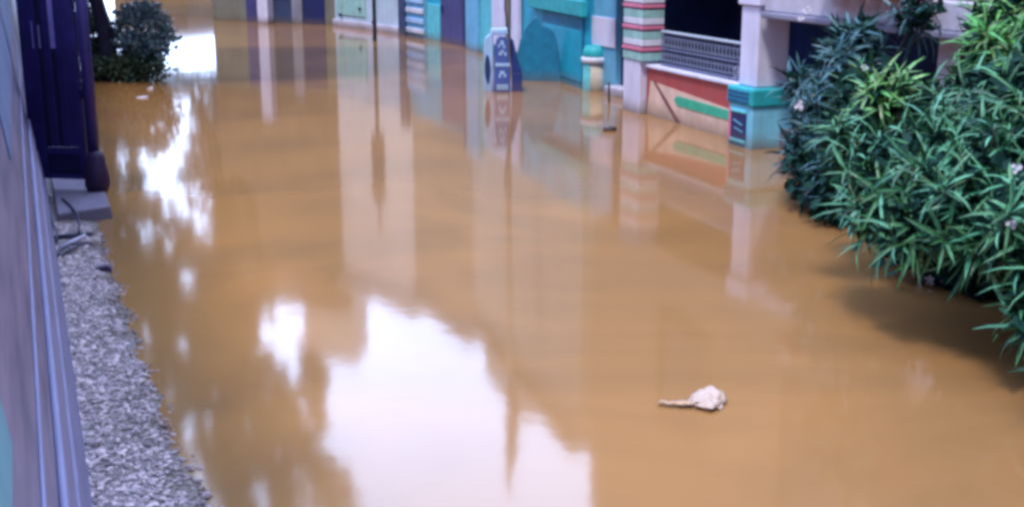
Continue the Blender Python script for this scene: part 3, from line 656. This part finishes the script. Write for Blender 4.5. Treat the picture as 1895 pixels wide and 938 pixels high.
# white pillar on its painted plinth
sp0, sp1 = fF.s_at(1372), fF.s_at(1446)
SB0, SB1 = fF.s_at(1362), fF.s_at(1432)
pz = .80
b = MB(); b.box(fF, SB0 + .06, SB0 + .50, -.36, .12, pz, 1.86); pil = b.build("pillar", "lilac_white", tP, bevel=.02)
b = MB(); b.box(fF, SB0 + .02, SB0 + .54, -.40, .16, 1.86, 2.12); b.build("capital", "lilac_white", pil, bevel=.02)
b = MB(); b.box(fF, SB0, SB0 + .60, -.42, .22, -.5, .56); pl = b.build("plinth", "plinth_paint", tP, bevel=.02)
b = MB(); b.box(fF, SB0 - .02, SB0 + .63, -.44, .25, .56, pz); b.build("plinth_cap", "teal_green", pl, bevel=.03)
b = MB()
for k in range(3): b.box(fF, SB0 + .03, SB0 + .55, .25, .262, .60 + k * .06, .622 + k * .06)
b.build("cap_line", "cab_dark", pl)
pf = [(SB0 + .03, .05), (SB0 + .50, .05), (SB0 + .50, .50), (SB0 + .03, .50)]
b = MB(); x0, x1 = SB0 + .05, SB0 + .47
b.box(fF, x0, x0 + .05, .22, .25, .06, .50); b.build("panel_frame", "pink", pl, bevel=.006)
b = MB(); b.box(fF, x0 + .05, x1, .22, .25, .06, .10); b.build("panel_frame", "cyan", pl, bevel=.006); b = MB(); b.box(fF, x0 + .05, x1, .22, .25, .46, .50); b.build("panel_frame", "cyan", pl, bevel=.006)
b = MB(); b.box(fF, x0 + .05, x1, .22, .236, .10, .46); b.build("dark_panel", "navy", pl)
b = MB(); b.prism(fF, [(x0 + .12, .34), (x0 + .34, .29), (x0 + .34, .31), (x0 + .12, .36)], .236, .242); b.prism(fF, [(x0 + .14, .24), (x0 + .36, .20), (x0 + .36, .215), (x0 + .14, .255)], .236, .242); b.build("panel_marking", "sky_paint", pl)

# eaves beam, second pillar
e0, e1 = fF.s_at(1500), 7.2
b = MB(); b.box(fF, SB0 + .58, 9.2, -.30, .10, 1.80, 2.10); b.build("eaves_beam", "beam", tP, bevel=.02)
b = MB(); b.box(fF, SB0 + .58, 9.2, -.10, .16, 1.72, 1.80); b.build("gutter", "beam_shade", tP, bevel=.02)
s2 = fF.s_at(1632); b = MB(); b.box(fF, s2, s2 + .42, -.9, -.55, -.5, 2.11); b.build("pillar", "lilac_white", tP, bevel=.02)
# roof tiles over the porch end
b = MB()
for k in range(7): b.box(fF, 5.4 + k * .28, 5.65 + k * .28, .12, .6, 2.10, 2.22)
b.build("roof_tiles", "tile_orange", tP, bevel=.03)

# low painted wall
LW1 = fF.s_at(1352)
zc = .74
s0 = fF.s_at(1188)
t = thing("low_wall", fF.p((s0 + LW1) / 2, 0, 0), "low red wall with peach and green painted panel under the railing", "wall")
b = MB(); b.box(fF, s0, SB0 - .025, -.2, .0, -.6, zc); b.build("wall_body", "brick_red", t, bevel=.01)
b = MB(); b.box(fF, s0 - .02, SB0 - .026, -.23, .04, zc, zc + .05); b.build("coping", "lilac_white", t, bevel=.012)
def P(px, py): return (fF.s_at(px), fF.z_at(px, py))
b = MB(); b.prism(fF, [P(1196, 150), P(1206, 154), P(1342, 204), P(1340, 262), P(1190, 225)], .0, .012); b.build("peach_panel", "peach", t)
b = MB(); b.prism(fF, [P(1200, 148), P(1206, 152), P(1252, 226), P(1244, 226)], .012, .02); b.build("diagonal_stripe", "maroon_line", t)
b = MB(); b.prism(fF, [P(1240, 184), P(1246, 178), P(1350, 208), P(1356, 215), P(1352, 222), P(1344, 224), P(1246, 196)], .013, .022); b.build("green_stripe", "stripe_green", t)
# striped gatepost at its left end
g0, g1 = fF.s_at(1158), fF.s_at(1187)
gc = fF.p((g0 + g1) / 2, 0, 0)
t = thing("striped_gatepost", gc, "gatepost with pink, mint and white bands on a white base, left of the railing", "gatepost")
gw = (g1 - g0)
b = MB(); b.box(fF, g0, g1, -.22, .12, -.5, .84); b.build("base", "lilac_white", t, bevel=.012)
zz = .84
for k in range(9):
    m_, hh = (("mint_wall", .13), ("pink", .055), ("white", .10))[k % 3]
    ex = .0 if m_ != "pink" else .015
    b = MB(); b.box(fF, g0 - ex, g1 + .1 + ex, -.24, .14 + ex, zz, zz + hh); b.build("band", m_, t, bevel=.01); zz += hh
    if m_ != "white":
        b = MB(); b.box(fF, g0 + .02, g1 + .06, -.2, .125, zz, zz + .022); b.build("groove", "magenta", t); zz += .022
b = MB(); b.box(fF, g0, g1 + .1, -.24, .14, zz, 2.115); b.build("shaft", "grey_wall", t, bevel=.01)

# railing with scroll pattern
r0, r1 = fF.s_at(1204), SB0 + .05
zt = 1.335; z0 = zc + .05
t = thing("railing", fF.p((r0 + r1) / 2, -.09, z0), "pale metal railing with scroll pattern on the low red wall", "railing")
b = MB(); b.box(fF, r0, r1, -.115, -.065, zt - .035, zt); b.build("top_rail", "rail", t, bevel=.01)
b = MB(); b.box(fF, r0, r1, -.105, -.08, z0 + .02, z0 + .045); b.box(fF, r0, r1, -.105, -.08, z0 + .25, z0 + .275); b.build("lower_rail", "rail_dim", t, bevel=.006)
b = MB(); n = 26
for k in range(n + 1):
    x = r0 + (r1 - r0) * k / n
    b.box(fF, x - .006, x + .006, -.1, -.086, z0 - .01, zt - .035)
b.build("bars", "rail_dim", t)
for zc_, hh in ((z0 + .38, .075), (z0 + .14, .06)):
    b = MB()
    for k in range(n):
        x = r0 + (r1 - r0) * (k + .5) / n; hw = (r1 - r0) / n * .42
        pts = [fF.p(x + hw * math.cos(a), -.093, zc_ + hh * math.sin(a)) for a in [i * math.pi / 4 for i in range(9)]]
        b.tube(pts, .007, 5)
    b.build("scroll_lattice", "rail_mid", t)
# white flowering pot plant behind the railing
c = fF.p(fF.s_at(1338), -.36, .78); t = thing("pot_plant", Vector((c.x, c.y, .25)), "white flowering pot plant behind the railing's right end", "plant")
b = MB(); b.lathe(Vector((c.x, c.y, .25)), [(.10, 0), (.14, .3), (.15, .32)], 14); b.build("pot", "grey_wall", t)
rnd = random.Random(8); b = MB()
for i in range(60): clump(b, c + Vector((rnd.uniform(-.25, .25), rnd.uniform(-.2, .2), rnd.uniform(-.2, .16))), .06, 7, .07, rnd)
b.build("blossoms", "petal", t)

# ------------------------------------------------------------------ oleander shrubs
def oleander(label, base, clumps, m_, seed, ln=.17, wd=.026, flowers=(), density=1.0, shade_fill=()):
    rnd = random.Random(seed); t = thing("oleander_shrub", base, label, "shrub", )
    leaf = MB(); st = MB(); inner = MB()
    for (px, py, D, r, cnt) in clumps:
        c = AT(px, py, D)
        for i in range(int(cnt * density)):
            d = rand_dir(rnd); rr = r * rnd.random() ** .33
            p = c + Vector((d.x, d.y, d.z * .9)) * rr
            if p.z < .12: continue
            ax = (d * .8 + Vector((0, 0, .75)) + rand_dir(rnd) * .35).normalized()
            whorl(leaf, p, ax, rnd.randint(10, 16), ln * rnd.uniform(.8, 1.15), wd, rnd)
            if i % 3 == 0:
                q0 = p - ax * .5 * r - Vector((0, 0, .1)); st.tube([q0, (q0 + p) * .5 + rand_dir(rnd) * .03, p], [.010, .008, .004], 5)
        for i in range(int(cnt * 1.3)):                               # dark leaves added deep inside to block light and deepen the shade
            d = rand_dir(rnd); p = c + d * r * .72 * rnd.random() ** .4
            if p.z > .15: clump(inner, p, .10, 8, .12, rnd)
        if c.z > .2:
            st.tube([base + Vector((rnd.uniform(-.15, .15), rnd.uniform(-.15, .15), -.4)), base.lerp(c, .5) + Vector((0, 0, .1)), c], [.035, .025, .012], 6)
    for (px, py, D, r, cnt) in shade_fill:  # extra dark clumps added to deepen shade and reflection under the shrub
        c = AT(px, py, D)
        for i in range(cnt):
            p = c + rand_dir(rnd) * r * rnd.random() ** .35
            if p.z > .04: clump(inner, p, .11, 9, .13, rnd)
    leaf.build("foliage", m_, t); inner.build("added_shade_foliage", "leaf_shade", t); st.build("stem", "stem", t, smooth=True)
    if flowers:
        for col in sorted(set(f[4] for f in flowers)):
            fb = MB()
            for (px, py, D, s, cc) in flowers:
                if cc != col: continue
                c = AT(px, py, D)
                for k in range(6):
                    cc_ = c + rand_dir(rnd) * s * .5
                    for j in range(5):
                        a = j * 1.2566 + rnd.random() * .3; d = Vector((math.cos(a), -.35, math.sin(a))).normalized()
                        leaf_quad(fb, cc_, d, Vector((0, -1, 0)), s * .36, s * .28, rnd, .1)
            fb.build("blossoms", col, t)
    return t
oleander("large deep green oleander shrub leaning over the flood, nearest of the shrubs", Vector((4.4, 8.6, 0)),
         [(1660, 330, 8.9, .42, 46), (1790, 290, 8.8, .5, 70), (1745, 225, 9.4, .36, 36), (1860, 210, 9.0, .5, 60), (1688, 420, 8.3, .22, 24), (1775, 375, 8.1, .38, 52), (1880, 330, 8.0, .45, 60),
          (1850, 420, 7.8, .24, 24), (1905, 400, 7.6, .32, 36), (1908, 570, 7.3, .12, 11), (1915, 500, 7.4, .13, 10), (1960, 300, 8.2, .6, 50), (2030, 450, 7.6, .42, 44), (1620, 400, 8.7, .14, 8), (1590, 270, 9.6, .34, 34), (1610, 180, 10.2, .34, 34), (2040, 150, 9, .8, 60), (1990, 620, 7.3, .24, 18), (2150, 500, 7.2, .8, 60), (2200, 350, 8.5, .9, 60), (2080, 720, 6.6, .35, 30), (2250, 640, 6.4, .7, 50), (2150, 700, 6.0, .5, 50), (2160, 840, 5.8, .45, 40), (2170, 520, 6.2, .6, 50), (1730, 300, 8.5, .3, 26), (1800, 425, 8.0, .22, 20)],  # clumps off to the right are out of view, added to widen the shade
         "leaf_oleander", 21, shade_fill=((1700, 440, 9.9, .26, 70), (1790, 468, 9.7, .32, 110), (1880, 480, 9.5, .36, 130), (1970, 490, 9.3, .42, 150), (1840, 380, 9.9, .4, 120), (1930, 360, 9.6, .5, 140), (1640, 390, 10.4, .25, 60), (2060, 560, 7.4, .4, 130), (2100, 680, 6.6, .4, 130), (2120, 800, 6.1, .4, 120), (1520, 330, 12.6, .3, 90), (1560, 350, 12.0, .3, 90)), density=.56, ln=.29, wd=.028, flowers=((1872, 413, 7.4, .05, "petal"), (1880, 312, 7.5, .05, "petal"), (1600, 125, 9.8, .04, "petal")))
oleander("bluish oleander shrub with white blossoms beside the white porch pillar", Vector((3.6, 13.6, 0)),
         [(1570, 100, 13.2, .40, 40), (1590, 60, 13.2, .24, 18), (1545, 180, 13.0, .36, 34), (1490, 160, 14.0, .24, 17), (1530, 240, 12.8, .33, 32), (1495, 265, 13.2, .26, 20), (1505, 315, 12.7, .2, 13), (1475, 290, 13, .15, 8), (1700, 25, 12.6, .26, 16), (1550, 325, 12.0, .28, 24)],
         "leaf_blue", 22, density=.6, ln=.33, wd=.036, flowers=((1494, 18, 13.6, .07, "petal"), (1482, 36, 13.6, .06, "petal"), (1480, 196, 12.7, .08, "petal")))
oleander("bright green oleander shrub at the porch roof end, behind the large shrub", Vector((4.9, 10.8, 0)),
         [(1860, 60, 10.6, .40, 50), (1890, 120, 10.4, .4, 46), (1820, 120, 10.6, .28, 28), (1640, 175, 9.7, .2, 18), (1885, 10, 10.6, .34, 30)],
         "leaf_green", 23, density=.62, ln=.30, wd=.03)

# ------------------------------------------------------------------ things adrift
c = W(1300, 742, .03); rnd = random.Random(2)
t = thing("plastic_bag", Vector((c.x, c.y, 0)), "crumpled white plastic bag with twisted tail adrift in the open water", "plastic bag")
bm = bmesh.new(); bmesh.ops.create_icosphere(bm, subdivisions=4, radius=1)
b = MB(); vs = []
for v in bm.verts:
    q = v.co
    k = 1 + .38 * noise.noise(q * 1.5 + Vector((2, 0, 7))) + .20 * noise.noise(q * 3.4) - .22 * abs(noise.noise(q * 6.0)) - .08 * abs(noise.noise(q * 14))
    fold = .010 * math.sin(q.x * 7 + q.y * 9 + 3 * noise.noise(q * 2))
    up = max(0, q.x * .6 + q.y - .2)                                  # the far corner is puffed up with air
    vs.append(c + Vector((q.x * .118 * k + .025 + up * .02, q.y * .12 * k + .02 + up * .05, q.z * .030 * k - .012 + fold + up * .030)))
fs = [tuple(v.index for v in f.verts) for f in bm.faces]; bm.free()
b.add(vs, fs); b.build("bag_body", "bag", t, smooth=True)
b = MB(); vs = []; NS = 22
for i in range(NS + 1):
    f_ = i / NS; x = -.07 - .20 * f_; wd_ = .050 * (1 - f_ * .68) * (1 + .6 * noise.noise(Vector((f_ * 5, 2, 0))))
    for j, (yy, zz_) in enumerate(((-1, 0), (-.4, .5), (.3, .15), (1, .4), (.3, -1), (-.5, -1))):
        vs.append(c + Vector((x + .006 * math.sin(j * 2 + i), yy * wd_ + .07 * noise.noise(Vector((f_ * 4, 0, 3))) * f_ - .01, zz_ * .006 - .003 + .002 * math.sin(f_ * 23 + j))))
fs = [(i * 6 + j, i * 6 + (j + 1) % 6, (i + 1) * 6 + (j + 1) % 6, (i + 1) * 6 + j) for i in range(NS) for j in range(6)] + [tuple(range(6)), tuple(NS * 6 + j for j in range(5, -1, -1))]
b.add(vs, fs); b.build("bag_tail", "bag_tail", t, smooth=True)
c = W(1129, 240, .02); b = MB(); b.tube([c + Vector((-.1, 0, 0)), c, c + Vector((.09, .03, .01))], [.03, .05, .025], 8)
tag(b.build("floating_stub", "litter_dark", smooth=True), "small dark wooden stub afloat before the white gatepost", "driftwood")

# ------------------------------------------------------------------ view
SC.view_settings.view_transform = "Standard"; SC.view_settings.look = "None"; SC.view_settings.exposure = 1.17; SC.view_settings.gamma = 1
SC.view_settings.use_curve_mapping = False
SC.render.engine = "CYCLES"
SC.cycles.max_bounces = 6; SC.cycles.use_denoising = True; SC.cycles.denoising_prefilter = "ACCURATE"
SC.cycles.pixel_filter_type = "GAUSSIAN"; SC.cycles.filter_width = 4.0
